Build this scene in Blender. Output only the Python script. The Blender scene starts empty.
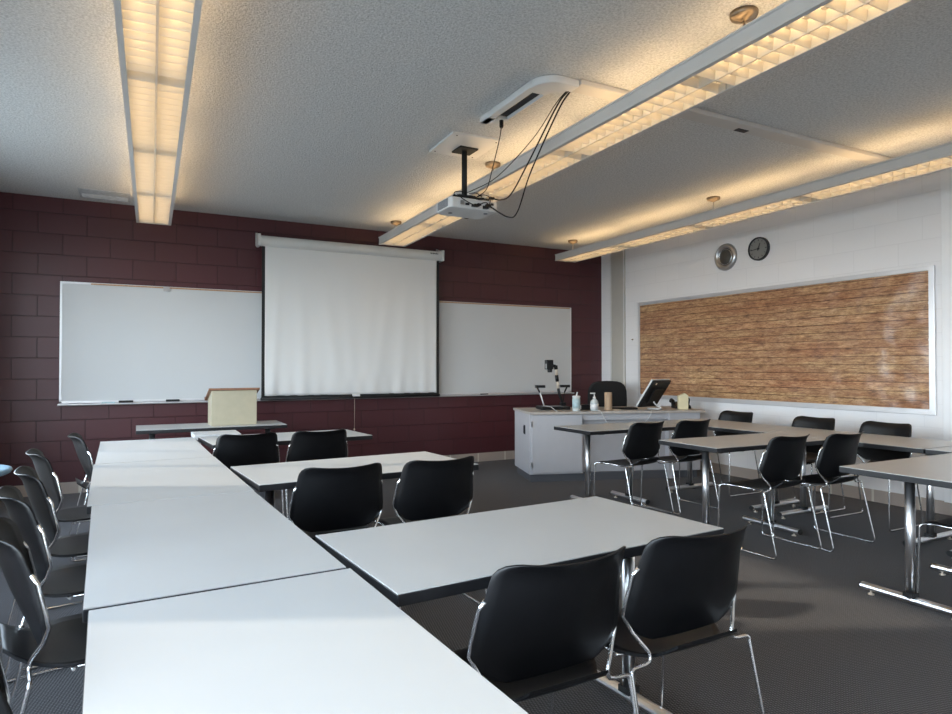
import bpy, bmesh, math, random
from mathutils import Vector, Matrix
random.seed(7)
PI = math.pi
R = math.radians
C = bpy.context.scene.collection
sc = bpy.context.scene

# ------------------------------------------------------------------ materials
def new_mat(name):
    m = bpy.data.materials.new(name); m.use_nodes = True
    nt = m.node_tree; b = nt.nodes['Principled BSDF']
    return m, nt, b

def add_bump(nt, b, height, strength=0.3, dist=0.01, chain=None):
    n = nt.nodes.new('ShaderNodeBump'); n.inputs['Strength'].default_value = strength
    n.inputs['Distance'].default_value = dist
    nt.links.new(height, n.inputs['Height'])
    if chain: nt.links.new(chain.outputs[0], n.inputs['Normal'])
    nt.links.new(n.outputs[0], b.inputs['Normal'])
    return n

def noise(nt, scale, detail=2, rough=0.5, vec=None):
    n = nt.nodes.new('ShaderNodeTexNoise'); n.inputs['Scale'].default_value = scale
    n.inputs['Detail'].default_value = detail; n.inputs['Roughness'].default_value = rough
    if vec is None:
        tc = nt.nodes.new('ShaderNodeTexCoord'); vec = tc.outputs['Object']
    nt.links.new(vec, n.inputs['Vector'])
    return n

def ramp(nt, fac, stops):
    r = nt.nodes.new('ShaderNodeValToRGB')
    while len(r.color_ramp.elements) < len(stops): r.color_ramp.elements.new(0.5)
    for e, (p, c) in zip(r.color_ramp.elements, stops):
        e.position = p; e.color = (*c, 1) if len(c) == 3 else c
    nt.links.new(fac, r.inputs[0])
    return r

def plain(name, col, rough=0.5, metal=0.0, var=0.06, scale=8.0, bump=0.0, bscale=200, spec=0.5):
    m, nt, b = new_mat(name)
    n = noise(nt, scale, 3)
    lo = tuple(max(0, c*(1-var)) for c in col); hi = tuple(min(1, c*(1+var)) for c in col)
    r = ramp(nt, n.outputs[0], [(0.3, lo), (0.7, hi)])
    nt.links.new(r.outputs[0], b.inputs['Base Color'])
    b.inputs['Roughness'].default_value = rough
    b.inputs['Metallic'].default_value = metal
    b.inputs['Specular IOR Level'].default_value = spec
    if bump > 0:
        n2 = noise(nt, bscale, 2)
        add_bump(nt, b, n2.outputs[0], bump, 0.002)
    return m

def block_mat(name, col, axis, joint_at, rough, jointdark=0.6, var=0.08, spec=0.5, bumpstr=0.8):
    """painted concrete block; axis 'x' or 'y' runs along the wall"""
    m, nt, b = new_mat(name)
    g = nt.nodes.new('ShaderNodeNewGeometry')
    sp = nt.nodes.new('ShaderNodeSeparateXYZ'); nt.links.new(g.outputs['Position'], sp.inputs[0])
    cb = nt.nodes.new('ShaderNodeCombineXYZ')
    a = nt.nodes.new('ShaderNodeMath'); a.operation = 'SUBTRACT'; a.inputs[1].default_value = joint_at
    nt.links.new(sp.outputs[0 if axis == 'x' else 1], a.inputs[0])
    z = nt.nodes.new('ShaderNodeMath'); z.operation = 'SUBTRACT'; z.inputs[1].default_value = 0.1126
    nt.links.new(sp.outputs[2], z.inputs[0])
    nt.links.new(a.outputs[0], cb.inputs[0]); nt.links.new(z.outputs[0], cb.inputs[1])
    br = nt.nodes.new('ShaderNodeTexBrick')
    nt.links.new(cb.outputs[0], br.inputs['Vector'])
    br.inputs['Scale'].default_value = 1.0
    br.inputs['Mortar Size'].default_value = 0.0045
    br.inputs['Mortar Smooth'].default_value = 0.5
    br.inputs['Brick Width'].default_value = 0.4064
    br.inputs['Row Height'].default_value = 0.2032
    br.offset = 0.5; br.offset_frequency = 2; br.squash = 1.0
    br.inputs['Color1'].default_value = (*[c*(1-var) for c in col], 1)
    br.inputs['Color2'].default_value = (*[min(1, c*(1+var)) for c in col], 1)
    br.inputs['Mortar'].default_value = (*[c*jointdark for c in col], 1)
    nt.links.new(br.outputs['Color'], b.inputs['Base Color'])
    b.inputs['Roughness'].default_value = rough
    b.inputs['Specular IOR Level'].default_value = spec
    inv = nt.nodes.new('ShaderNodeMath'); inv.operation = 'SUBTRACT'; inv.inputs[0].default_value = 1.0
    nt.links.new(br.outputs['Fac'], inv.inputs[1])
    n2 = noise(nt, 120, 3, 0.6, g.outputs['Position'])
    bp = add_bump(nt, b, n2.outputs[0], 0.22, 0.004)
    add_bump(nt, b, inv.outputs[0], bumpstr, 0.006, bp)
    return m

M = {}
M['maroon'] = block_mat('maroon_block', (0.082, 0.0235, 0.028), 'x', -1.05, 0.38, 0.60, 0.06, 0.45)
M['white_block'] = block_mat('white_block', (0.84, 0.825, 0.83), 'y', 5.574, 0.55, 0.95, 0.01, 0.4, 0.25)
M['white_block_x'] = block_mat('white_block_front', (0.72, 0.71, 0.70), 'x', 0.1, 0.55, 0.86, 0.01, 0.4, 0.5)

def ceiling_mat():
    m, nt, b = new_mat('popcorn_ceiling')
    g = nt.nodes.new('ShaderNodeNewGeometry')
    n = noise(nt, 75, 4, 0.7, g.outputs['Position'])
    r = ramp(nt, n.outputs[0], [(0.32, (0.47, 0.475, 0.475)), (0.60, (0.74, 0.745, 0.745))])
    nt.links.new(r.outputs[0], b.inputs['Base Color'])
    b.inputs['Roughness'].default_value = 0.95
    n2 = noise(nt, 95, 3, 0.65, g.outputs['Position'])
    add_bump(nt, b, n2.outputs[0], 0.9, 0.012)
    return m
M['ceiling'] = ceiling_mat()

def carpet_mat():
    m, nt, b = new_mat('carpet')
    g = nt.nodes.new('ShaderNodeNewGeometry')
    mp = nt.nodes.new('ShaderNodeMapping'); mp.inputs['Rotation'].default_value = (0, 0, R(12))
    nt.links.new(g.outputs['Position'], mp.inputs['Vector'])
    w1 = nt.nodes.new('ShaderNodeTexWave'); w1.inputs['Scale'].default_value = 26; w1.bands_direction = 'X'
    w1.inputs['Distortion'].default_value = 1.5; w1.inputs['Detail'].default_value = 1
    w2 = nt.nodes.new('ShaderNodeTexWave'); w2.inputs['Scale'].default_value = 26; w2.bands_direction = 'Y'
    w2.inputs['Distortion'].default_value = 1.5; w2.inputs['Detail'].default_value = 1
    nt.links.new(mp.outputs[0], w1.inputs['Vector']); nt.links.new(mp.outputs[0], w2.inputs['Vector'])
    mul = nt.nodes.new('ShaderNodeMath'); mul.operation = 'MULTIPLY'
    nt.links.new(w1.outputs['Fac'], mul.inputs[0]); nt.links.new(w2.outputs['Fac'], mul.inputs[1])
    n = noise(nt, 260, 3, 0.7, g.outputs['Position'])
    ad = nt.nodes.new('ShaderNodeMath'); ad.operation = 'ADD'
    nt.links.new(mul.outputs[0], ad.inputs[0]); nt.links.new(n.outputs[0], ad.inputs[1])
    r = ramp(nt, ad.outputs[0], [(0.38, (0.028, 0.026, 0.027)), (0.62, (0.074, 0.069, 0.070)), (0.95, (0.165, 0.155, 0.157))])
    nt.links.new(r.outputs[0], b.inputs['Base Color'])
    b.inputs['Roughness'].default_value = 1.0
    b.inputs['Specular IOR Level'].default_value = 0.1
    b.inputs['Sheen Weight'].default_value = 0.16; b.inputs['Sheen Roughness'].default_value = 0.5
    b.inputs['Sheen Tint'].default_value = (0.8, 0.8, 0.8, 1)
    add_bump(nt, b, ad.outputs[0], 0.7, 0.006)
    return m
M['carpet'] = carpet_mat()

def base_course(name, axis):
    m, nt, b = new_mat(name)
    g = nt.nodes.new('ShaderNodeNewGeometry')
    sp = nt.nodes.new('ShaderNodeSeparateXYZ'); nt.links.new(g.outputs['Position'], sp.inputs[0])
    a = nt.nodes.new('ShaderNodeMath'); a.operation = 'MODULO'; a.inputs[1].default_value = 0.4064
    ad = nt.nodes.new('ShaderNodeMath'); ad.operation = 'ADD'; ad.inputs[1].default_value = 20.0
    nt.links.new(sp.outputs[0 if axis == 'x' else 1], ad.inputs[0]); nt.links.new(ad.outputs[0], a.inputs[0])
    r = ramp(nt, a.outputs[0], [(0.0, (0.60, 0.55, 0.47)), (0.018, (0.60, 0.55, 0.47)), (0.024, (0.40, 0.33, 0.285)), (1.0, (0.40, 0.33, 0.285))])
    nt.links.new(r.outputs[0], b.inputs['Base Color'])
    b.inputs['Roughness'].default_value = 0.6
    n2 = noise(nt, 90, 3, 0.6, g.outputs['Position']); add_bump(nt, b, n2.outputs[0], 0.2, 0.004)
    return m
M['base_x'] = base_course('tan_base_course_back', 'x')
M['base_y'] = base_course('tan_base_course_side', 'y')

M['laminate'] = plain('grey_white_laminate', (0.52, 0.525, 0.52), 0.33, 0, 0.02, 3, 0.05, 300)
M['edge'] = plain('black_edge_band', (0.012, 0.012, 0.014), 0.45, 0, 0.1)
M['satin'] = plain('satin_chrome', (0.82, 0.82, 0.84), 0.30, 1.0, 0.02)
M['chrome'] = plain('chrome', (0.85, 0.85, 0.86), 0.22, 1.0, 0.03)
M['steel'] = plain('brushed_steel', (0.52, 0.52, 0.53), 0.3, 1.0, 0.05)
M['black_plastic'] = plain('black_plastic', (0.005, 0.005, 0.006), 0.42, 0, 0.15, 20, 0.12, 500, 0.36)
M['black_matte'] = plain('black_matte', (0.012, 0.012, 0.012), 0.7, 0, 0.15)
M['black_fabric'] = plain('black_fabric', (0.012, 0.012, 0.013), 0.95, 0, 0.3, 200, 0.3, 400)
M['rubber'] = plain('black_rubber', (0.02, 0.02, 0.02), 0.8, 0, 0.1)
M['white_metal'] = plain('white_painted_metal', (0.70, 0.69, 0.68), 0.4, 0, 0.02)
M['fixture'] = plain('grey_white_enamel', (0.62, 0.59, 0.56), 0.4, 0, 0.02)
M['bronze'] = plain('bronze_canopy', (0.27, 0.21, 0.15), 0.35, 0.85, 0.06)
M['white_plastic'] = plain('white_plastic', (0.68, 0.68, 0.68), 0.4, 0, 0.02)
M['grey_plastic'] = plain('grey_plastic', (0.20, 0.20, 0.21), 0.5, 0, 0.05)
M['screen_housing'] = plain('screen_housing', (0.72, 0.71, 0.68), 0.35, 0, 0.03)
M['desk_grey'] = plain('pale_grey_cabinet', (0.50, 0.49, 0.51), 0.5, 0, 0.02)
M['desk_top'] = plain('desk_top', (0.46, 0.41, 0.37), 0.4, 0, 0.05, 20)
M['desk_dark'] = plain('desk_toe_kick', (0.10, 0.10, 0.11), 0.6, 0, 0.05)
M['lectern_tan'] = plain('tan_laminate', (0.44, 0.39, 0.28), 0.5, 0, 0.04, 12)
M['cherry'] = plain('brown_wood_edge', (0.27, 0.13, 0.075), 0.45, 0, 0.2, 30)
M['cork'] = plain('cork_rail', (0.48, 0.30, 0.17), 0.8, 0, 0.2, 60)
M['aluminium'] = plain('aluminium_trim', (0.72, 0.71, 0.72), 0.35, 0.5, 0.03)
M['cream'] = plain('cream_card', (0.72, 0.64, 0.42), 0.6, 0, 0.04)
M['kraft'] = plain('kraft_card', (0.42, 0.29, 0.19), 0.7, 0, 0.06)
M['blue_label'] = plain('pale_blue_label', (0.42, 0.55, 0.58), 0.5, 0, 0.15, 30)
M['clear_soap'] = plain('pale_bottle', (0.55, 0.60, 0.60), 0.2, 0, 0.03)
M['pale_blue'] = plain('pale_blue_laminate', (0.33, 0.50, 0.62), 0.35, 0, 0.03)
M['column_beige'] = plain('beige_steel', (0.50, 0.47, 0.42), 0.5, 0, 0.02)
M['clock_grey'] = plain('clock_face_grey', (0.22, 0.22, 0.21), 0.4, 0, 0.03)
M['grille'] = plain('dark_grille', (0.07, 0.066, 0.06), 0.4, 0.3, 0.2, 90)
M['pier_white'] = plain('pier_white_paint', (0.86, 0.86, 0.87), 0.5, 0, 0.01)
M['dark_mark'] = plain('dark_marking', (0.02, 0.02, 0.025), 0.6, 0, 0.05)
M['paper_white'] = plain('white_print', (0.75, 0.75, 0.75), 0.6, 0, 0.02)
M['ivory'] = plain('ivory_plastic', (0.62, 0.52, 0.42), 0.4, 0, 0.05)
M['raceway'] = plain('raceway_plastic', (0.56, 0.54, 0.52), 0.5, 0, 0.03)
M['vent_paint'] = plain('vent_patch', (0.50, 0.53, 0.56), 0.7, 0, 0.18, 25)
M['frame_metal'] = plain('window_frame_metal', (0.25, 0.24, 0.23), 0.5, 0.3, 0.05)

def whiteboard_mat():
    m, nt, b = new_mat('whiteboard_enamel')
    g = nt.nodes.new('ShaderNodeNewGeometry')
    n = noise(nt, 1.3, 4, 0.6, g.outputs['Position'])
    r = ramp(nt, n.outputs[0], [(0.3, (0.59, 0.60, 0.605)), (0.7, (0.61, 0.62, 0.625))])
    nt.links.new(r.outputs[0], b.inputs['Base Color'])
    r2 = ramp(nt, n.outputs[0], [(0.3, (0.28, 0.28, 0.28)), (0.7, (0.32, 0.32, 0.32))])
    nt.links.new(r2.outputs[0], b.inputs['Roughness'])
    return m
M['whiteboard'] = whiteboard_mat()

def screen_mat():
    m, nt, b = new_mat('screen_fabric')
    n = noise(nt, 400, 2)
    r = ramp(nt, n.outputs[0], [(0.3, (0.73, 0.725, 0.71)), (0.7, (0.77, 0.765, 0.75))])
    nt.links.new(r.outputs[0], b.inputs['Base Color'])
    b.inputs['Roughness'].default_value = 0.75
    return m
M['screen'] = screen_mat()

def plank_mat():
    m, nt, b = new_mat('woodgrain_paper')
    g = nt.nodes.new('ShaderNodeNewGeometry')
    sp = nt.nodes.new('ShaderNodeSeparateXYZ'); nt.links.new(g.outputs['Position'], sp.inputs[0])
    cb = nt.nodes.new('ShaderNodeCombineXYZ')
    nt.links.new(sp.outputs[1], cb.inputs[0]); nt.links.new(sp.outputs[2], cb.inputs[1])
    # fine stretched grain
    mp = nt.nodes.new('ShaderNodeMapping'); mp.inputs['Scale'].default_value = (4.5, 22, 1)
    nt.links.new(cb.outputs[0], mp.inputs['Vector'])
    n1 = noise(nt, 1.6, 9, 0.78, mp.outputs[0])
    mp2 = nt.nodes.new('ShaderNodeMapping'); mp2.inputs['Scale'].default_value = (1.0, 6.0, 1)
    nt.links.new(cb.outputs[0], mp2.inputs['Vector'])
    n2 = noise(nt, 1.0, 3, 0.55, mp2.outputs[0])
    r1 = ramp(nt, n1.outputs[0], [(0.33, (0.12, 0.068, 0.042)), (0.44, (0.33, 0.20, 0.125)), (0.54, (0.49, 0.33, 0.205)), (0.68, (0.67, 0.53, 0.36))])
    r2 = ramp(nt, n2.outputs[0], [(0.32, (0.80, 0.56, 0.45)), (0.5, (0.98, 0.82, 0.70)), (0.64, (1.12, 1.04, 0.86))])
    mx = nt.nodes.new('ShaderNodeMix'); mx.data_type = 'RGBA'; mx.blend_type = 'MULTIPLY'; mx.inputs['Factor'].default_value = 1.0
    nt.links.new(r1.outputs[0], mx.inputs['A']); nt.links.new(r2.outputs[0], mx.inputs['B'])
    # plank joints every ~0.1 m
    br = nt.nodes.new('ShaderNodeTexBrick'); nt.links.new(cb.outputs[0], br.inputs['Vector'])
    br.inputs['Scale'].default_value = 1; br.inputs['Brick Width'].default_value = 60.0
    br.inputs['Row Height'].default_value = 0.079; br.inputs['Mortar Size'].default_value = 0.0045
    br.inputs['Mortar Smooth'].default_value = 0.6; br.offset = 0.37
    br.inputs['Color1'].default_value = (0.9, 0.88, 0.85, 1); br.inputs['Color2'].default_value = (1.08, 1.08, 1.05, 1)
    br.inputs['Mortar'].default_value = (0.30, 0.24, 0.20, 1)
    mx2 = nt.nodes.new('ShaderNodeMix'); mx2.data_type = 'RGBA'; mx2.blend_type = 'MULTIPLY'; mx2.inputs['Factor'].default_value = 1.0
    nt.links.new(mx.outputs['Result'], mx2.inputs['A']); nt.links.new(br.outputs['Color'], mx2.inputs['B'])
    mp3 = nt.nodes.new('ShaderNodeMapping'); mp3.inputs['Scale'].default_value = (16, 60, 1); nt.links.new(cb.outputs[0], mp3.inputs['Vector'])
    n4 = noise(nt, 1.5, 6, 0.8, mp3.outputs[0]); r4 = ramp(nt, n4.outputs[0], [(0.36, (0.45, 0.36, 0.30)), (0.50, (1.0, 1.0, 1.0)), (0.66, (1.25, 1.25, 1.2))])
    mx3 = nt.nodes.new('ShaderNodeMix'); mx3.data_type = 'RGBA'; mx3.blend_type = 'MULTIPLY'; mx3.inputs['Factor'].default_value = 0.8
    nt.links.new(mx2.outputs['Result'], mx3.inputs['A']); nt.links.new(r4.outputs[0], mx3.inputs['B'])
    nt.links.new(mx3.outputs['Result'], b.inputs['Base Color'])
    b.inputs['Roughness'].default_value = 0.30
    b.inputs['Specular IOR Level'].default_value = 0.55
    n3 = noise(nt, 3.0, 2, 0.5, g.outputs['Position'])
    add_bump(nt, b, n3.outputs[0], 0.55, 0.05)
    return m
M['planks'] = plank_mat()

def emit_mat(name, col, s):
    m, nt, b = new_mat(name)
    b.inputs['Base Color'].default_value = (0.8, 0.8, 0.8, 1)
    b.inputs['Emission Color'].default_value = (*col, 1); b.inputs['Emission Strength'].default_value = s
    return m
LAMP = (1.0, 0.68, 0.345)
M['tube'] = emit_mat('fluorescent_tube', LAMP, 6.3)

def louver_mat():
    m, nt, b = new_mat('white_louver')
    n = noise(nt, 20, 2)
    r = ramp(nt, n.outputs[0], [(0.3, (0.80, 0.79, 0.76)), (0.7, (0.84, 0.83, 0.80))])
    nt.links.new(r.outputs[0], b.inputs['Base Color'])
    b.inputs['Roughness'].default_value = 0.5
    tr = nt.nodes.new('ShaderNodeBsdfTranslucent'); tr.inputs[0].default_value = (0.85, 0.80, 0.70, 1)
    mx = nt.nodes.new('ShaderNodeMixShader'); mx.inputs[0].default_value = 0.45
    out = nt.nodes['Material Output']
    nt.links.new(b.outputs[0], mx.inputs[1]); nt.links.new(tr.outputs[0], mx.inputs[2]); nt.links.new(mx.outputs[0], out.inputs[0])
    return m
M['louver'] = louver_mat()

# ------------------------------------------------------------------ mesh helpers
def bx(bm, x0, x1, y0, y1, z0, z1, mat=None):
    vs = [bm.verts.new((x, y, z)) for x in (x0, x1) for y in (y0, y1) for z in (z0, z1)]
    for f in ((0,1,3,2), (4,6,7,5), (0,4,5,1), (2,3,7,6), (0,2,6,4), (1,5,7,3)):
        bm.faces.new([vs[i] for i in f])
    if mat is not None:
        for v in vs: v.co = mat @ v.co
    return vs

def fillet(pts, r, n=5):
    """round the corners of a polyline"""
    P = [Vector(p) for p in pts]; out = [P[0]]
    for i in range(1, len(P)-1):
        a, b, c = P[i-1], P[i], P[i+1]
        d1 = (a-b); d2 = (c-b); k = min(r, d1.length*0.45, d2.length*0.45)
        p1 = b + d1.normalized()*k; p2 = b + d2.normalized()*k
        for j in range(n+1):
            t = j/n; out.append(p1*(1-t)**2 + b*2*t*(1-t) + p2*t*t)
    out.append(P[-1]); return out

def tube(bm, pts, r, seg=8, cap=True):
    P = [Vector(p) for p in pts]; rings = []
    t0 = (P[1]-P[0]).normalized()
    up = Vector((0,0,1)) if abs(t0.z) < 0.9 else Vector((1,0,0))
    nrm = t0.cross(up).normalized()
    for i, p in enumerate(P):
        if i == 0: t = (P[1]-P[0]).normalized()
        elif i == len(P)-1: t = (P[-1]-P[-2]).normalized()
        else: t = ((P[i+1]-p).normalized() + (p-P[i-1]).normalized()).normalized()
        nrm = (nrm - t*nrm.dot(t)).normalized(); bn = t.cross(nrm)
        rr = r[i] if isinstance(r, (list, tuple)) else r
        rings.append([bm.verts.new(p + (nrm*math.cos(a)+bn*math.sin(a))*rr) for a in [2*PI*k/seg for k in range(seg)]])
    for a, b in zip(rings, rings[1:]):
        for k in range(seg):
            f = bm.faces.new((a[k], a[(k+1) % seg], b[(k+1) % seg], b[k])); f.smooth = True
    if cap:
        bm.faces.new(rings[0][::-1]); bm.faces.new(rings[-1])

def lathe(bm, prof, seg=24, c=(0,0,0), axis='z', caps=True):
    """revolve (r, h) pairs about an axis through c"""
    rings = []
    for r, h in prof:
        ring = []
        for k in range(seg):
            a = 2*PI*k/seg; u, v = math.cos(a)*r, math.sin(a)*r
            p = (u, v, h) if axis == 'z' else ((h, u, v) if axis == 'x' else (v, h, u))
            ring.append(bm.verts.new((p[0]+c[0], p[1]+c[1], p[2]+c[2])))
        rings.append(ring)
    for a, b in zip(rings, rings[1:]):
        for k in range(seg):
            f = bm.faces.new((a[k], a[(k+1) % seg], b[(k+1) % seg], b[k])); f.smooth = True
    if not caps: return
    if prof[0][0] > 1e-5: bm.faces.new(rings[0][::-1])
    if prof[-1][0] > 1e-5: bm.faces.new(rings[-1])

def prism(bm, outline, z0, z1, axis='z', mat=None):
    """extrude a closed 2-D outline; axis z: (x,y); axis x: (y,z); axis y: (x,z)"""
    def P(u, v, w):
        return (u, v, w) if axis == 'z' else ((w, u, v) if axis == 'x' else (u, w, v))
    a = [bm.verts.new(P(u, v, z0)) for u, v in outline]; b = [bm.verts.new(P(u, v, z1)) for u, v in outline]
    n = len(a)
    bm.faces.new(a[::-1]); bm.faces.new(b)
    for i in range(n): bm.faces.new((a[i], a[(i+1) % n], b[(i+1) % n], b[i]))
    if mat is not None:
        for v in a+b: v.co = mat @ v.co

def obj(name, bm, mat, parent=None, bevel=0.0, seg=2, smooth=False):
    bmesh.ops.remove_doubles(bm, verts=bm.verts, dist=1e-6)
    bmesh.ops.recalc_face_normals(bm, faces=bm.faces)
    me = bpy.data.meshes.new(name); 
    if smooth:
        for f in bm.faces: f.smooth = True
    bm.to_mesh(me); bm.free()
    o = bpy.data.objects.new(name, me); C.objects.link(o)
    me.materials.append(mat)
    if parent: o.parent = parent
    if bevel > 0:
        md = o.modifiers.new('bevel', 'BEVEL'); md.width = bevel; md.segments = seg; md.limit_method = 'ANGLE'; md.angle_limit = R(40)
    return o

def B(): return bmesh.new()

def thing(name, label, cat, loc=(0,0,0), rz=0.0, group=None):
    o = bpy.data.objects.new(name, None); C.objects.link(o); o.empty_display_size = 0.1
    o.location = loc; o.rotation_euler = (0, 0, rz)
    o['label'] = label; o['category'] = cat
    if group: o['group'] = group
    return o

def tag(o, label, cat, group=None):
    o['label'] = label; o['category'] = cat
    if group: o['group'] = group
    return o

def struct(name, bm, mat, parent=None, **k):
    o = obj(name, bm, mat, parent, **k)
    if parent is None: o['kind'] = 'structure'
    return o

def dup(root, loc, rz, label, group=None):
    r = root.copy(); C.objects.link(r); r.location = loc; r.rotation_euler = (0, 0, rz); r['label'] = label
    if group: r['group'] = group
    for ch in list(root.children):
        c = ch.copy(); C.objects.link(c); c.parent = r
        for g in list(ch.children):
            d = g.copy(); C.objects.link(d); d.parent = c
    return r

# ------------------------------------------------------------------ room shell
XL, XR, YF, YB, H = -1.35, 6.04, -2.6, 7.505, 2.908
T = 0.2
bm = B(); bx(bm, XL-T, XR+T, YF-T, YB+T, -0.1, 0.0); struct('floor', bm, M['carpet'])
bm = B(); bx(bm, XL-T, XR+T, YF-T, YB+T, H, H+0.15); struct('ceiling', bm, M['ceiling'])
bm = B(); bx(bm, XL-T, XR+T, YB, YB+T, 0, H); struct('wall_back', bm, M['maroon'])
bm = B(); bx(bm, XR, XR+T, YF, YB, 0, H); struct('wall_right', bm, M['white_block'])
bm = B(); bx(bm, XL-T, XR+T, YF-T, YF, 0, H); struct('wall_front', bm, M['white_block_x'])
# unseen left wall; its two window banks are made up to match the daylight
ZS, ZH = 0.58, 2.50
W = [(-2.1, 2.33), (3.98, 6.15)]
bm = B()
bx(bm, XL-T, XL, YF, YB, 0, ZS); bx(bm, XL-T, XL, YF, YB, ZH, H)
ys = [YF, W[0][0], W[0][1], W[1][0], W[1][1], YB]
for i in (0, 2, 4): bx(bm, XL-T, XL, ys[i], ys[i+1], ZS, ZH)
struct('wall_left', bm, M['white_block'])
for i, (a, b) in enumerate(W):
    bm = B()
    for z in (ZS, ZH-0.05): bx(bm, XL-0.14, XL-0.08, a, b, z, z+0.05)
    n = 3
    for k in range(n+1):
        y = a + (b-a-0.05)*k/n; bx(bm, XL-0.14, XL-0.08, y, y+0.05, ZS+0.05, ZH-0.05)
    struct('window_%d' % (i+1), bm, M['frame_metal'])
# base courses
bm = B(); bx(bm, XL, XR-0.006, YB-0.006, YB, 0, 0.1126); struct('baseboard_back', bm, M['base_x'])
bm = B(); bx(bm, XR-0.006, XR, YF, YB-0.006, 0, 0.1126); struct('baseboard_right', bm, M['base_y'])
bm = B(); bx(bm, XL, XL+0.006, YF, YB-0.006, 0, 0.1126); struct('baseboard_left', bm, M['base_y'])
# steel column cover in the far right corner, and the pier nearer the camera
bm = B(); bx(bm, XR-0.03, XR, 6.98, 7.26, 0.1126, H); struct('trim_1', bm, M['column_beige'], bevel=0.003)
bm = B(); bx(bm, XR-0.035, XR-0.03, 6.97, 6.99, 0.1126, H); bx(bm, XR-0.035, XR-0.03, 7.25, 7.27, 0.1126, H)
struct('trim_2', bm, M['white_metal'])
bm = B(); bx(bm, XR-0.05, XR, 1.2, 2.965, 0.1126, H); struct('trim_3', bm, M['pier_white'], bevel=0.004)

# ------------------------------------------------------------------ student chair
def back_shell():
    bm = B(); nu, nv = 16, 18
    prof = [(0, .128), (.04, .160), (.10, .190), (.19, .216), (.27, .219), (.45, .211), (.65, .202), (.85, .195), (.90, .191), (.94, .184), (.97, .174), (.99, .160), (1.0, .143)]
    def w(v):
        for (a, wa), (b, wb) in zip(prof, prof[1:]):
            if v <= b: return wa + (wb-wa)*(v-a)/(b-a)
        return prof[-1][1]
    def pt(u, v, off):
        hw = w(v)*1.02; x = u*hw
        z = 0.478 + 0.312*v
        y = -0.125 - 0.105*v**1.15 - 0.012*math.sin(PI*v)
        y += 0.062*(abs(x)/0.21)**2.2*(0.35+0.65*min(1, v*1.6))
        z += 0.016*(abs(x)/0.21)**2*v - 0.006*v
        # roll the very top back a little
        if v > 0.86: y -= 0.020*((v-0.86)/0.14)**2
        n = Vector((-0.62*x/0.21, 1, 0.3)).normalized()
        return Vector((x, y, z)) + n*off
    g = []
    for off in (0.0, -0.007):
        g.append([[bm.verts.new(pt(-1+2*i/nu, .5-.5*math.cos(PI*j/nv), off)) for i in range(nu+1)] for j in range(nv+1)])
    for s in (0, 1):
        for j in range(nv):
            for i in range(nu):
                f = bm.faces.new((g[s][j][i], g[s][j][i+1], g[s][j+1][i+1], g[s][j+1][i])); f.smooth = True
    def rim(seq):
        for (a, b), (c, d) in zip(seq, seq[1:]):
            f = bm.faces.new((g[0][a][b], g[0][c][d], g[1][c][d], g[1][a][b])); f.smooth = True
    rim([(0, i) for i in range(nu+1)]); rim([(nv, i) for i in range(nu+1)])
    rim([(j, 0) for j in range(nv+1)]); rim([(j, nu) for j in range(nv+1)])
    return bm, pt

def seat_shell():
    bm = B(); nu, nv = 12, 16
    prof = [(0, .118), (.08, .138), (.2, .152), (.34, .200), (.42, .205), (.8, .205), (.93, .195), (1, .155)]
    def w(v):
        for (a, wa), (b, wb) in zip(prof, prof[1:]):
            if v <= b: return wa + (wb-wa)*(v-a)/(b-a)
        return prof[-1][1]
    def pt(u, v, off):
        x = u*w(v); y = -0.205 + 0.43*v
        z = 0.436 - 0.016*(1-(x/0.21)**2)*math.sin(PI*min(1, v*1.05)) 
        if v < 0.28: z += 0.050*((0.28-v)/0.28)**2
        if v > 0.82: z -= 0.022*((v-0.82)/0.18)**2
        return Vector((x, y, z + off))
    g = []
    for off in (0.0, -0.008):
        g.append([[bm.verts.new(pt(-1+2*i/nu, j/nv, off)) for i in range(nu+1)] for j in range(nv+1)])
    for s in (0, 1):
        for j in range(nv):
            for i in range(nu):
                f = bm.faces.new((g[s][j][i], g[s][j][i+1], g[s][j+1][i+1], g[s][j+1][i])); f.smooth = True
    def rim(seq):
        for (a, b), (c, d) in zip(seq, seq[1:]):
            bm.faces.new((g[0][a][b], g[0][c][d], g[1][c][d], g[1][a][b]))
    rim([(0, i) for i in range(nu+1)]); rim([(nv, i) for i in range(nu+1)])
    rim([(j, 0) for j in range(nv+1)]); rim([(j, nu) for j in range(nv+1)])
    return bm

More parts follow.
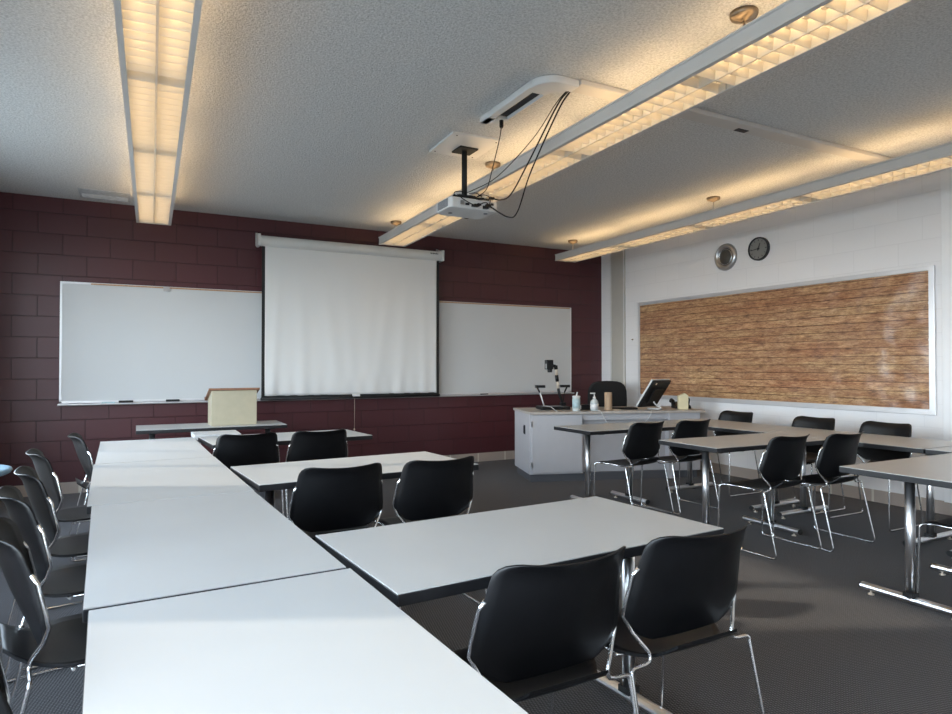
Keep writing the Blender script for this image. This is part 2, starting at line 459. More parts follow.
def make_chair(label, group):
    t = thing('student_chair', label, 'chair', (0,0,0), 0, group)
    obj('seat', seat_shell(), M['black_plastic'], t)
    bm, pt = back_shell(); obj('backrest', bm, M['black_plastic'], t)
    for s in (-1, 1):
        up = [pt(s*1.0, v, -0.0035) + Vector((s*0.003, 0.005, 0)) for v in (0.66, 0.6, 0.45, 0.34, 0.24)]
        up[0] = pt(s*.99, 0.68, -0.004)
        path = up + [Vector((s*.204, -.120, .508)), Vector((s*.180, -.138, .474)), Vector((s*.166, -.146, .455)), Vector((s*.163, -.148, .440)), Vector((s*.170, -.149, .430)), Vector((s*.188, -.149, .4255)), Vector((s*.205, -.149, .425))]
        low = fillet([(s*.205, -.149, .425), (s*.236, -.150, .424), (s*.2395, -.245, .0075), (s*.2395, .215, .0075), (s*.236, .200, .420), (s*.206, .170, .424), (s*.198, -.04, .424)], 0.03)
        bm = B(); tube(bm, path[:-1] + low, 0.0060, 8); obj('side_frame', bm, M['chrome'], t)
        for y in (-0.20, 0.17):
            bm = B(); bx(bm, s*.2395-.006, s*.2395+.006, y-.02, y+.02, 0.0, 0.006); obj('glide', bm, M['rubber'], t)
    for y in (0.155, -0.05):
        bm = B(); tube(bm, [(-.203, y, .420), (-.15, y, .412), (.15, y, .412), (.203, y, .420)], 0.005, 8); obj('crossbar', bm, M['chrome'], t)
    return t

N0 = R(0)
chairs = [
 # x, y, heading(deg, 0 faces the back wall), label, group
 (1.425, 1.515, 1, 'black plastic chair with chrome frame at the nearest cross table, right of its pair', 'chairs at the left tables'),
 (0.932, 1.490, 1, 'black plastic chair with chrome frame at the nearest cross table, left of its pair', 'chairs at the left tables'),
 (0.855, 3.150, 1, 'black plastic chair at the middle left cross table, nearer the long white table run', 'chairs at the left tables'),
 (1.352, 3.145, 3, 'black plastic chair at the outer end of the middle left cross table', 'chairs at the left tables'),
 (0.685, 4.860, 1, 'black plastic chair at the farthest left cross table, in front of the lectern', 'chairs at the left tables'),
 (1.180, 4.850, 2, 'black plastic chair at the farthest left cross table, in front of the projection screen', 'chairs at the left tables'),
 (3.875, 3.030, 2, 'black chair at the left end of the middle beige cross table on the right', 'chairs at the right tables'),
 (4.365, 2.960, 1, 'black chair at the middle beige cross table, right of its pair', 'chairs at the right tables'),
 (3.755, 4.270, 6, 'black chair at the left end of the beige table just before the teacher desk', 'chairs at the right tables'),
 (4.265, 4.240, 2, 'black chair at the beige table before the teacher desk, right of its pair', 'chairs at the right tables'),
 (3.880, 1.720, 0, 'black chair cut off by the right edge of the photo, under the nearest beige table', 'chairs at the right tables'),
 (5.235, 4.58, 90, 'black chair with its back to the plank board, farthest of the row of three', 'chairs along the right wall'),
 (5.235, 3.73, 90, 'black chair with its back to the plank board, middle of the row of three', 'chairs along the right wall'),
 (5.235, 3.10, 90, 'black chair with its back to the plank board, nearest of the row of three', 'chairs along the right wall'),
 (-0.145, 5.12, -84, 'black chair on the window side, farthest from the camera, at the far table end', 'chairs on the window side'),
 (-0.265, 4.23, -80, 'grey lit black chair on the window side, second from the back wall', 'chairs on the window side'),
 (-0.215, 3.49, -80, 'black chair with bright chrome hook on the window side, third from the back wall', 'chairs on the window side'),
 (-0.195, 2.93, -78, 'dark shaded black chair on the window side, fourth from the back wall', 'chairs on the window side'),
 (-0.130, 2.29, -80, 'black chair with a grey lit back edge at the left border, second from the camera', 'chairs on the window side'),
 (-0.070, 1.46, -76, 'black chair cut off at the bottom left corner, nearest the camera on the window side', 'chairs on the window side'),
]
proto = None
for x, y, a, lab, grp in chairs:
    if proto is None:
        proto = make_chair(lab, grp); proto.location = (x, y, 0); proto.rotation_euler = (0, 0, R(a))
    else: dup(proto, (x, y, 0), R(a), lab, grp)

# ------------------------------------------------------------------ tables
def make_table(w, d, label, group, loc, rz, legx=None, name='classroom_table', zt=0.70):
    """w along local x, d along local y; T-shaped chrome legs near each x end"""
    t = thing(name, label, 'table', loc, rz, group)
    bm = B(); bx(bm, -w/2+.0015, w/2-.0015, -d/2+.0015, d/2-.0015, zt-.004, zt); obj('tabletop', bm, M['laminate'], t)
    bm = B(); bx(bm, -w/2, w/2, -d/2, d/2, zt-.033, zt-.002); obj('edge_band', bm, M['edge'], t, bevel=0.003)
    legx = legx or (-w/2+.13, w/2-.13)
    for x in legx:
        bm = B()
        lathe(bm, [(.024, .045), (.024, zt-.034)], 20, (x, 0, 0))
        lg = obj('leg', bm, M['satin'], t)
        bm = B(); fl = d/2-.03
        ol = []
        for k in range(12):
            a = 2*PI*k/12; ol.append((x + .024*math.cos(a), .040 + .019*math.sin(a)))
        prism(bm, ol, -fl, fl, 'y'); fb = obj('foot_bar', bm, M['satin'], t)
        for s in (-1, 1):
            bm = B(); prism(bm, [(x + .0245*math.cos(2*PI*k/12), .040+.0195*math.sin(2*PI*k/12)) for k in range(12)], s*fl, s*(fl+.004), 'y'); obj('end_cap', bm, M['rubber'], fb)
            bm = B(); lathe(bm, [(.016, 0), (.016, .006), (.006, .010), (.006, .024)], 12, (x, s*(fl-.05), 0)); obj('glide', bm, M['ivory'], fb)
        bm = B(); bx(bm, x-.027, x+.027, -.027, .027, .052, .075); obj('collar', bm, M['rubber'], lg)
        bm = B(); bx(bm, x-.03, x+.03, -.2, .2, zt-.045, zt-.033); obj('top_bracket', bm, M['black_matte'], t)
    return t
GL = 'tables of the left U'; GR = 'tables of the right U'
# long run (local x along the run)
q = 90
make_table(1.245, .61, 'white laminate table at the bottom of the photo, nearest the camera', GL, (.238, 1.080, 0), R(q+2.2))
make_table(1.245, .615, 'long white table in the left run, second from the camera', GL, (.181, 2.340, 0), R(q+2.2))
make_table(1.245, .635, 'long white table in the left run with a sunlit far end, third from the camera', GL, (.131, 3.588, 0), R(q+1.8))
make_table(1.245, .625, 'brightly lit last table of the left run, nearest the maroon wall', GL, (.100, 4.838, 0), R(q+1.2))
make_table(1.205, .635, 'white cross table nearest the camera, behind the two big black chairs', GL, (1.140, 1.822, 0), R(3.8))
make_table(1.20, .65, 'white cross table in the middle of the left group', GL, (1.083, 3.48, 0), R(4.2))
make_table(1.20, .60, 'white cross table farthest back in the left group, before the lectern table', GL, (1.055, 5.20, 0), R(4.6))
make_table(1.27, .56, 'narrow white table holding the tan lectern below the whiteboard', None, (.640, 6.53, 0), R(0))
make_table(1.17, .56, 'beige table between the window side chairs and the right wall run, middle cross table', GR, (4.03, 3.335, 0), R(-1.5), (-.40, .27))
make_table(1.20, .55, 'beige cross table directly in front of the teacher desk', GR, (4.00, 4.64, 0), R(-1), (-.42, .05))
make_table(1.18, .57, 'beige cross table at the right edge of the photo with chrome T legs', GR, (4.005, 1.925, 0), R(0), (-.44, .27))
make_table(1.24, .66, 'far table of the run along the right wall, beside the teacher desk', GR, (4.955, 4.28, 0), R(q))
make_table(1.24, .66, 'middle table of the run along the right wall, below the wood panel board', GR, (4.955, 3.03, 0), R(q))
make_table(1.24, .66, 'near table of the run along the right wall, at the right edge of the photo', GR, (4.955, 1.78, 0), R(q))

# small white stand behind the farthest left cross table
t = thing('side_table', 'small white side table tucked between the far cross table and the lectern table', 'table', (.605, 5.76, 0))
bm = B(); bx(bm, -.19, .165, -.17, .17, .66, .70); obj('tabletop', bm, M['white_plastic'], t, bevel=.004)
for sx in (-1, 1):
    for sy in (-1, 1):
        bm = B(); bx(bm, sx*.150-.012, sx*.150+.012, sy*.145-.012, sy*.145+.012, 0, .66); obj('leg', bm, M['steel'], t)

# pale blue round table peeking in at the left edge
t = thing('round_table', 'pale blue round tabletop just peeking in at the left edge, before the maroon wall', 'table', (-.93, 4.95, 0))
bm = B(); lathe(bm, [(.22, .575), (.24, .585), (.25, .60), (.245, .612), (.23, .618), (0, .618)], 40); obj('tabletop', bm, M['pale_blue'], t)
bm = B(); lathe(bm, [(.14, 0), (.14, .012), (.03, .03), (.02, .05), (.02, .575)], 24); obj('pedestal', bm, M['steel'], t)

# ------------------------------------------------------------------ lectern
t = thing('tabletop_lectern', 'tan tabletop lectern with a slanted brown edged top on the narrow white table', 'lectern', (.82, 6.565, .7005))
bm = B(); prism(bm, [(-.165, 0), (-.165, .325), (.165, .235), (.165, 0)], -.20, .20, 'x'); obj('body', bm, M['lectern_tan'], t, bevel=.002)
bm = B(); prism(bm, [(-.185, .331), (-.185, .349), (.24, .234), (.24, .216)], -.225, .225, 'x'); obj('slanted_top', bm, M['cherry'], t, bevel=.003)
bm = B(); prism(bm, [(.225, .238), (.225, .255), (.24, .251), (.24, .234)], -.225, .225, 'x'); obj('book_stop', bm, M['cherry'], t)

# ------------------------------------------------------------------ whiteboards
def whiteboard(x0, x1, label, tray_from, tray_to, clip=None, end=None):
    t = thing('whiteboard', label, 'whiteboard', ((x0+x1)/2, YB, 0.87), 0, 'whiteboards')
    cx = (x0+x1)/2; a, b = x0-cx, x1-cx; z0, z1 = .03, 1.20
    bm = B(); bx(bm, a+.012, b-.012, -.022, -.002, z0, z1); obj('panel', bm, M['whiteboard'], t)
    bm = B()
    bx(bm, a, a+.018, -.028, -.001, z0-.01, z1+.01); bx(bm, b-.018, b, -.028, -.001, z0-.01, z1+.01)
    bx(bm, a, b, -.028, -.001, z1-.002, z1+.016); bx(bm, a, b, -.028, -.001, z0-.012, z0+.010)
    obj('frame', bm, M['aluminium'], t)
    bm = B(); bx(bm, a+.26, b-.03, -.034, -.028, z1-.004, z1+.010); obj('cork_rail', bm, M['cork'], t)
    bm = B(); prism(bm, [(-.001, 0), (-.075, -.004), (-.085, .004), (-.085, .012), (-.070, .006), (-.001, .018)], a-.01, b+.01, 'x'); obj('marker_tray', bm, M['aluminium'], t)
    if clip is not None:
        bm = B(); bx(bm, clip-cx-.03, clip-cx+.03, -.045, -.034, z1-.035, z1+.012); bx(bm, clip-cx-.012, clip-cx+.012, -.055, -.045, z1-.03, z1-.012)
        obj('map_hook', bm, M['steel'], t)
    return t
whiteboard(-.66, 2.36, 'whiteboard on the maroon wall left of the projection screen, behind the lectern', 0, 0, .28)
whiteboard(2.38, 5.475, 'whiteboard on the maroon wall right of the projection screen, behind the teacher desk', 0, 0)
for k, (x, lab) in enumerate([(-.085, 'black felt eraser on the left whiteboard tray, farther from the lectern'), (.345, 'black felt eraser on the left whiteboard tray, nearer the lectern')]):
    bm = B(); bx(bm, -.065, .065, -.022, .022, 0, .022); o = obj('board_eraser', bm, M['black_matte'], bevel=.004)
    o.location = (x, YB-.053, .884); tag(o, lab, 'eraser', 'board erasers')
for k, (x, m, lab) in enumerate([(-.24, 'blue_label', 'blue marker pen lying at the left end of the left whiteboard tray'), (4.05, 'dark_mark', 'dark marker pen on the right whiteboard tray, right of the projection screen')]):
    bm = B(); lathe(bm, [(.004, -.06), (.008, -.055), (.008, .05), (.006, .06)], 12, (0,0,0), 'x'); o = obj('marker_pen', bm, M[m])
    o.location = (x, YB-.056, .887); tag(o, lab, 'marker', 'marker pens')

# ------------------------------------------------------------------ projection screen
t = thing('projection_screen', 'pulled down white projection screen with black borders hanging in front of the whiteboards', 'projection screen', (2.287, YB, 0))
bm = B(); ol = []
for k in range(20):
    a = 2*PI*k/20; ol.append((-.145 + .055*math.cos(a), 2.632 + .060*math.sin(a)))
prism(bm, ol, -1.09, 1.09, 'x'); obj('housing', bm, M['screen_housing'], t, smooth=False)
for s in (-1, 1):
    bm = B(); prism(bm, [(-.075, 2.568), (-.21, 2.568), (-.212, 2.700), (-.10, 2.712), (-.003, 2.745), (-.003, 2.60)], s*1.09, s*1.116, 'x'); obj('end_cap', bm, M['screen_housing'], t, bevel=.004)
bm = B()
for k in range(9): bx(bm, .93+k*.012, .938+k*.012, -.202, -.1995, 2.645-(k%2)*.003, 2.660-(k%3)*.003)
obj('small_marking', bm, M['dark_mark'], t)
# fabric with folds
def folds(x, z):
    s = max(0.0, (2.60-z)/1.7); e = 0
    for (x0, k, amp, wd) in [(-.86, -.10, .013, .05), (-.66, .05, .012, .07), (-.42, .22, .016, .08), (-.15, .12, .008, .07), (.22, -.10, .010, .08), (.45, -.22, .016, .08), (.66, -.12, .013, .07), (.85, .02, .011, .06), (.0, 0, .010, .3)]:
        xc = x0 + k*s; e += .65*amp*math.exp(-((x-xc)/wd)**2)*s**1.1
    e += .0035*math.sin(x*38)*max(0, s-.82)*5
    return e
bm = B(); nx, nz = 150, 50
X0, X1, Z0, Z1 = -1.035, 1.035, .925, 2.61
g = [[bm.verts.new((X0+(X1-X0)*i/nx, -.150 - folds(X0+(X1-X0)*i/nx, Z0+(Z1-Z0)*j/nz), Z0+(Z1-Z0)*j/nz)) for i in range(nx+1)] for j in range(nz+1)]
for j in range(nz):
    for i in range(nx):
        f = bm.faces.new((g[j][i], g[j][i+1], g[j+1][i+1], g[j+1][i])); f.smooth = True
fab = obj('fabric', bm, M['screen'], t)
md = fab.modifiers.new('s', 'SOLIDIFY'); md.thickness = .0012
bm = B()
bx(bm, -1.068, -1.034, -.151, -.149, .90, 2.61); bx(bm, 1.034, 1.068, -.151, -.149, .90, 2.61); bx(bm, -1.068, 1.068, -.1515, -.1485, .895, .928)
obj('black_border', bm, M['black_matte'], t)
bm = B(); lathe(bm, [(.016, -1.075), (.016, 1.075)], 16, (0, -.15, .893), 'x'); obj('bottom_bar', bm, M['black_matte'], t)
bm = B(); bx(bm, -.045, .045, -.172, -.130, .900, .925); obj('pull_tab', bm, M['white_plastic'], t, bevel=.004)
bm = B(); tube(bm, [(-.02, -.16, .895), (-.02, -.161, .75), (-.022, -.16, .52)], .0022, 6); lathe(bm, [(.002, .50), (.009, .505), (.009, .52), (.003, .53)], 10, (-.022, -.16, 0)); obj('pull_cord', bm, M['ivory'], t)

# ------------------------------------------------------------------ wood panel bulletin board on the right wall
t = thing('bulletin_board', 'long bulletin board covered with glossy brown plank pattern paper on the white wall', 'bulletin board', (XR, 4.87, .83))
y0, y1 = -1.835, 1.84
bm = B(); nY, nZ = 110, 30
g = []
for j in range(nZ+1):
    row = []
    for i in range(nY+1):
        yy = y0+.045 + (y1-y0-.085)*i/nY; zz = .05 + 1.19*j/nZ
        rr = math.exp(-((yy-y0)/.9)**2)
        d = .004 + .0035*rr*math.sin(yy*17+zz*9+1.3*math.sin(zz*5)) + .0012*math.sin(yy*6.1+zz*11) + .003*rr*math.exp(-(zz/.35)**2)*math.sin((yy-zz*1.2)*24)
        ed = .004*math.sin(zz*60)*(i == 0) + .003*math.sin(zz*41)*(i == 0)
        row.append(bm.verts.new((-.014-d, yy+ed, zz)))
    g.append(row)
for j in range(nZ):
    for i in range(nY):
        f = bm.faces.new((g[j][i], g[j][i+1], g[j+1][i+1], g[j+1][i])); f.smooth = True
pp = obj('patterned_paper', bm, M['planks'], t)
bm = B(); bx(bm, -.009, -.001, y0+.01, y1-.01, .01, 1.27); obj('backing', bm, M['white_metal'], t)
bm = B()
bx(bm, -.024, -.002, y0, y0+.045, 0, 1.28); bx(bm, -.024, -.002, y1-.04, y1, 0, 1.28)
bx(bm, -.024, -.002, y0+.045, y1-.04, 0, .05); bx(bm, -.024, -.002, y0+.045, y1-.04, 1.243, 1.28)
obj('frame', bm, M['aluminium'], t, bevel=.003)

# ------------------------------------------------------------------ clock and round chrome speaker
t = thing('wall_clock', 'round wall clock with black rim and hands, right above the plank board', 'clock', (XR, 4.784, 2.535))
bm = B(); lathe(bm, [(.112, -.030), (.120, -.042), (.126, -.040), (.128, -.030), (.128, -.002), (.10, -.001)], 48, (0,0,0), 'x', False); obj('rim', bm, M['dark_mark'], t)
bm = B(); lathe(bm, [(.115, -.026), (.115, -.020)], 48, (0,0,0), 'x'); face = obj('clock_face', bm, M['clock_grey'], t)
for k in range(12):
    bm = B()
    a = PI*2*k/12; r0, r1 = (.086, .104); w_ = .005 if k % 3 else .008
    d = Vector((0, -math.sin(a), math.cos(a))); n = Vector((0, math.cos(a), math.sin(a)))
    v = [bm.verts.new(Vector((-.0275, 0, 0)) + d*r + n*s*w_/2) for r, s in ((r0, -1), (r0, 1), (r1, 1), (r1, -1))]
    v2 = [bm.verts.new(u.co + Vector((.001, 0, 0))) for u in v]
    bm.faces.new(v); bm.faces.new(v2[::-1])
    for i in range(4): bm.faces.new((v[i], v[(i+1)%4], v2[(i+1)%4], v2[i]))
    obj('hour_mark', bm, M['dark_mark'], face)
def hand(name, ang, ln, w_, x):
    bm = B(); d = Vector((0, -math.sin(ang), math.cos(ang))); n = Vector((0, math.cos(ang), math.sin(ang)))
    v = [bm.verts.new(Vector((x, 0, 0)) + d*r + n*s*w2/2) for r, s, w2 in ((-.02, -1, w_), (-.02, 1, w_), (ln, 1, w_*.5), (ln, -1, w_*.5))]
    v2 = [bm.verts.new(u.co + Vector((-.002, 0, 0))) for u in v]
    bm.faces.new(v); bm.faces.new(v2[::-1])
    for i in range(4): bm.faces.new((v[i], v[(i+1)%4], v2[(i+1)%4], v2[i]))
    obj(name, bm, M['dark_mark'], t)
hand('hour_hand', R(22), .065, .012, -.031); hand('minute_hand', R(264), .095, .009, -.034)
bm = B(); lathe(bm, [(.010, -.038), (.010, -.027)], 16, (0,0,0), 'x'); obj('hub', bm, M['dark_mark'], t)
t = thing('round_speaker', 'round chrome ringed speaker on the white wall, left of the clock', 'speaker', (XR, 5.244, 2.515))
bm = B(); lathe(bm, [(.100, -.012), (.110, -.028), (.128, -.034), (.146, -.026), (.156, -.012), (.158, -.001), (.10, -.001)], 48, (0,0,0), 'x', False); obj('chrome_ring', bm, M['steel'], t)
bm = B(); lathe(bm, [(0, -.022), (.045, -.024), (.07, -.014), (.101, -.010)], 40, (0,0,0), 'x'); obj('grille', bm, M['grille'], t)
bm = B(); lathe(bm, [(.085, -.009), (.085, -.013), (.090, -.020), (.095, -.013), (.095, -.009)], 40, (0,0,0), 'x', False); obj('inner_ring', bm, M['chrome'], t)
t = thing('wall_hook', 'tiny brass screw hook on the white wall left of the plank board', 'hook', (XR, 6.83, 1.62))
bm = B(); lathe(bm, [(.010, -.002), (.010, -.008), (.004, -.012), (.004, -.03)], 10, (0,0,0), 'x'); obj('hook', bm, M['bronze'], t)

# ------------------------------------------------------------------ suspended lights
def light_fixture(loc, rz, y_far, sections, label, hang, zb=2.585, wid=.30):
    """runs along local y from y_far towards the camera"""
    L = 1.195; t = thing('suspended_light', label, 'ceiling light', loc, rz, 'suspended louvred lights')
    hw = wid/2; h = .083; y1 = y_far; y0 = y_far - sections*L
    for s in (-1, 1):
        bm = B()
        prism(bm, [(s*hw, 0), (s*(hw-.022), 0), (s*(hw-.022), .004), (s*(hw-.004), .006), (s*(hw-.004), h-.006), (s*(hw-.012), h), (s*(hw+.009), h), (s*(hw+.009), h-.008), (s*hw, h-.012), (s*hw, .016), (s*(hw+.004), .012), (s*(hw+.004), 0)], y0, y1, 'y')
        obj('side_panel', bm, M['fixture'], t)
    for y in (y0, y1-.006):
        bm = B(); bx(bm, -hw, hw, y, y+.006, .001, h); obj('end_plate', bm, M['fixture'], t)
    bm = B(); bx(bm, -.004, .004, y0+.006, y1-.006, .0, .056); obj('centre_spine', bm, M['louver'], t)
    bm = B()
    for k in range(1, sections): bx(bm, -hw+.004, hw-.004, y1-k*L-.035, y1-k*L+.035, .052, .074)
    bx(bm, -.02, .02, y0+.01, y1-.01, .066, .076)
    obj('lamp_holder', bm, M['fixture'], t)
    for k in range(sections):
        a = y1-(k+1)*L; bm = B(); n = 14
        for i in range(n):
            y = a + .012 + (L-.024)*(i+.5)/n
            for s in (-1, 1):
                # parabolic blade: thicker on top
                v = [(y-.0015, .002), (y+.0015, .002), (y+.008, .050), (y-.008, .050)]
                vv = [bm.verts.new((x, yy, zz)) for x in (s*.005, s*(hw-.020)) for yy, zz in v]
                bm.faces.new(vv[:4]); bm.faces.new(vv[4:][::-1])
                for j in range(4): bm.faces.new((vv[j], vv[(j+1)%4], vv[4+(j+1)%4], vv[4+j]))
        for s in (-1, 1):
            # side reflector strips
            bx(bm, s*(hw-.021)-.001, s*(hw-.021)+.001, a+.004, a+L-.004, .004, .050)
        obj('louver', bm, M['louver'], t)
        for s in (-1, 1):
            bm = B(); lathe(bm, [(.013, a+.06), (.013, a+L-.06)], 10, (s*.068, 0, .066), 'y'); obj('lamp_tube', bm, M['tube'], t)
    for y in hang:
        bm = B(); tube(bm, [(0, y, h-.004), (0, y, H-zb-.02)], .006, 8); obj('hanger_rod', bm, M['steel'], t)
        bm = B(); lathe(bm, [(.012, H-zb-.045), (.020, H-zb-.040), (.058, H-zb-.026), (.063, H-zb-.016), (.063, H-zb-.001)], 28, (0, y, 0)); obj('canopy', bm, M['bronze'], t)
    return t
Z = 2.655
light_fixture((.013, 0, Z), R(-1.1), 7.10, 7, 'long suspended light over the left table run, glowing warm', [6.9, 4.55, 2.05, -.4], Z, .300)
light_fixture((2.465, 0, Z), R(-1.32), 7.08, 7, 'long suspended light in the middle of the room, beside the projector', [6.94, 4.58, 2.07, -.4], Z, .313)
light_fixture((4.880, 0, Z), R(-1.65), 7.08, 7, 'long suspended light nearest the right wall, above the plank board', [6.90, 4.50, 2.05, -.4], Z, .313)

# ------------------------------------------------------------------ projector and ceiling cable box
t = thing('projector', 'white projector hanging from the ceiling on a black pole', 'projector', (2.20, 4.35, H))
bm = B(); bx(bm, -.225, .17, -.29, .17, -.016, 0, Matrix.Rotation(R(-2), 4, 'Z')); obj('ceiling_plate', bm, M['white_plastic'], t, bevel=.003)
bm = B()
for x, y in ((-.19, -.25), (.13, -.25), (-.19, .13), (.13, .13)): lathe(bm, [(.006, -.019), (.006, -.015)], 8, (x, y, 0))
obj('plate_screw', bm, M['dark_mark'], t)
bm = B(); bx(bm, -.075, .075, -.075, .075, -.028, -.016); obj('mount_flange', bm, M['black_matte'], t)
bm = B(); lathe(bm, [(.021, -.385), (.021, -.026)], 20, (-.005, -.0, 0)); obj('pole', bm, M['black_matte'], t)
bm = B()
bx(bm, -.08, .06, -.06, .06, -.400, -.375); bx(bm, -.10, .17, -.075, -.045, -.408, -.388)
for (x, y) in ((-.13, -.08), (.11, -.09), (.0, .11)): tube(bm, [(0, 0, -.39), (x, y, -.395), (x*1.1, y*1.1, -.412)], .008, 8)
obj('mount_bracket', bm, M['black_matte'], t)
bm = B()
ol = [(-.185, -.10), (-.165, -.125), (.20, -.125), (.215, -.11), (.215, .14), (.19, .155), (.05, .165), (-.14, .155), (-.185, .12)]
prism(bm, ol, -.495, -.415); obj('body', bm, M['white_plastic'], t, bevel=.012, seg=3)
bm = B()
for k in range(9): bx(bm, -.1875, -.184, -.085+k*.02, -.073+k*.02, -.485, -.425)
obj('side_vent', bm, M['grey_plastic'], t)
bm = B(); lathe(bm, [(.038, .155), (.042, .175), (.036, .185), (.030, .172), (0, .170)], 24, (.10, 0, -.455), 'y'); obj('lens', bm, M['black_plastic'], t)
bm = B()
for k, (x, w_, z_) in enumerate([(-.06, .03, -.470), (-.01, .045, -.478), (.04, .03, -.462), (.085, .02, -.475), (.12, .03, -.462), (.155, .02, -.45)]): bx(bm, x, x+w_, -.132, -.124, z_, z_+.016)
obj('connector_panel', bm, M['dark_mark'], t)
bm = B(); bx(bm, -.10, -.075, -.133, -.124, -.47, -.44); obj('logo_plate', bm, M['steel'], t)
bm = B(); lathe(bm, [(.016, -.500), (.016, -.494)], 12, (-.10, .05, 0)); lathe(bm, [(.016, -.500), (.016, -.494)], 12, (.15, -.05, 0)); obj('adjuster_foot', bm, M['grey_plastic'], t)
# patch leads looping on the projector's rear
bm = B()
for pts in ([(-.10, -.07, -.39), (-.13, -.13, -.40), (-.09, -.155, -.44), (-.02, -.15, -.465), (.03, -.135, -.468)],
            [(-.08, -.06, -.38), (-.05, -.14, -.40), (.02, -.16, -.43), (.08, -.14, -.42), (.12, -.11, -.40)],
            [(.06, -.06, -.385), (.10, -.12, -.37), (.15, -.13, -.39), (.14, -.135, -.44), (.13, -.13, -.455)],
            [(-.1, -.03, -.39), (-.12, -.05, -.365), (-.07, -.06, -.352), (-.01, -.05, -.36)],
            [(.01, -.05, -.36), (.06, -.07, -.35), (.11, -.07, -.38)],
            [(.05, -.13, -.47), (.06, -.16, -.45), (.10, -.16, -.44), (.13, -.135, -.452)]):
    tube(bm, fillet(pts, .03), .0035, 6)
for x, z_ in ((.02, -.468), (.12, -.458), (.15, -.40), (.10, -.475)): bx(bm, x-.015, x+.02, -.155, -.125, z_-.009, z_+.009)
obj('patch_lead', bm, M['black_plastic'], t)

t = thing('cable_raceway', 'white cable raceway with an open slot and rounded elbow running across the ceiling', 'cable raceway', (2.10, 3.03, H))
bm = B(); bx(bm, -.085, -.030, .10, .74, -.040, 0); bx(bm, .055, .068, .10, .62, -.034, 0); bx(bm, -.085, .068, .62, .74, -.040, 0); bx(bm, -.085, .068, .10, .18, -.038, 0)
obj('box', bm, M['white_plastic'], t, bevel=.006)
bm = B(); bx(bm, -.030, .055, .18, .62, -.012, -.001); obj('open_slot', bm, M['dark_mark'], t)
bm = B(); ol = []
for k in range(9): a = PI + PI/2*k/8; ol.append((.045 + .13*math.cos(a), .10 + .13*math.sin(a)*1.0))
ol += [(.16, -.03), (.16, .09), (.10, .09), (.068, .12)]; ol.append((-.085, .12))
prism(bm, ol, -.046, -.001); obj('elbow', bm, M['white_plastic'], t, bevel=.008, seg=3)
bm = B(); bx(bm, .16, 3.43, -.045, .070, -.032, -.001, Matrix.Rotation(R(-.3), 4, 'Z')); obj('flat_track', bm, M['raceway'], t, bevel=.006)
bm = B(); bx(bm, .16, 3.43, .070, .110, -.010, -.001, Matrix.Rotation(R(-.3), 4, 'Z')); obj('track_lip', bm, M['raceway'], t)
bm = B(); bx(bm, 1.535, 1.635, .020, .062, -.036, -.031, Matrix.Rotation(R(-.3), 4, 'Z')); obj('access_slot', bm, M['dark_mark'], t)

def cable(pts, r, label, col='black_plastic', plug=None):
    P = [Vector(p) for p in pts]; out = []
    # Catmull-Rom through the points
    Q = [P[0]*2-P[1]] + P + [P[-1]*2-P[-2]]
    for i in range(1, len(Q)-2):
        for k in range(10):
            t_ = k/10; a, b, c, d = Q[i-1], Q[i], Q[i+1], Q[i+2]
            out.append(0.5*((2*b) + (c-a)*t_ + (2*a-5*b+4*c-d)*t_**2 + (3*b-a-3*c+d)*t_**3))
    out.append(P[-1])
    bm = B(); tube(bm, out, r, 6)
    if plug: lathe(bm, [(.010, -.05), (.014, -.04), (.014, 0)], 10, plug)
    o = obj('cable', bm, M[col]); tag(o, label, 'cable', 'projector cables'); return o
E0 = (2.235, 3.07, 2.868)
cable([E0, (2.24, 3.20, 2.82), (2.27, 3.55, 2.60), (2.34, 3.90, 2.47), (2.37, 4.10, 2.475), (2.335, 4.19, 2.505)], .0055, 'thick black cable drooping from the ceiling elbow to the middle of the projector')
cable([(2.25, 3.075, 2.868), (2.262, 3.22, 2.80), (2.32, 3.62, 2.54), (2.42, 3.95, 2.36), (2.44, 4.12, 2.36), (2.335, 4.205, 2.445)], .0055, 'black cable with the lowest loop, hanging to the right side of the projector')
cable([(2.225, 3.065, 2.868), (2.23, 3.20, 2.83), (2.23, 3.45, 2.70), (2.20, 3.85, 2.56), (2.16, 4.15, 2.53), (2.12, 4.22, 2.52)], .0030, 'thin dark cable crossing diagonally to the left side of the projector')
cable([(2.12, 3.66, 2.83), (2.14, 3.72, 2.77), (2.20, 3.92, 2.64), (2.25, 4.10, 2.54), (2.24, 4.24, 2.51)], .0035, 'black power cord dropping from the far end of the raceway box', plug=(2.12, 3.66, 2.868))

t = thing('ceiling_vent', 'scuffed pale vent plate in the ceiling by the maroon wall, left of the lights', 'ceiling vent', (-.28, 7.2, H))
bm = B(); bx(bm, -.21, .22, -.20, .17, -.004, 0); obj('plate', bm, M['vent_paint'], t)
bm = B()
for k in range(6): bx(bm, -.19, .20, -.02+k*.028, -.012+k*.028, -.009, -.004)
obj('slat', bm, M['vent_paint'], t)

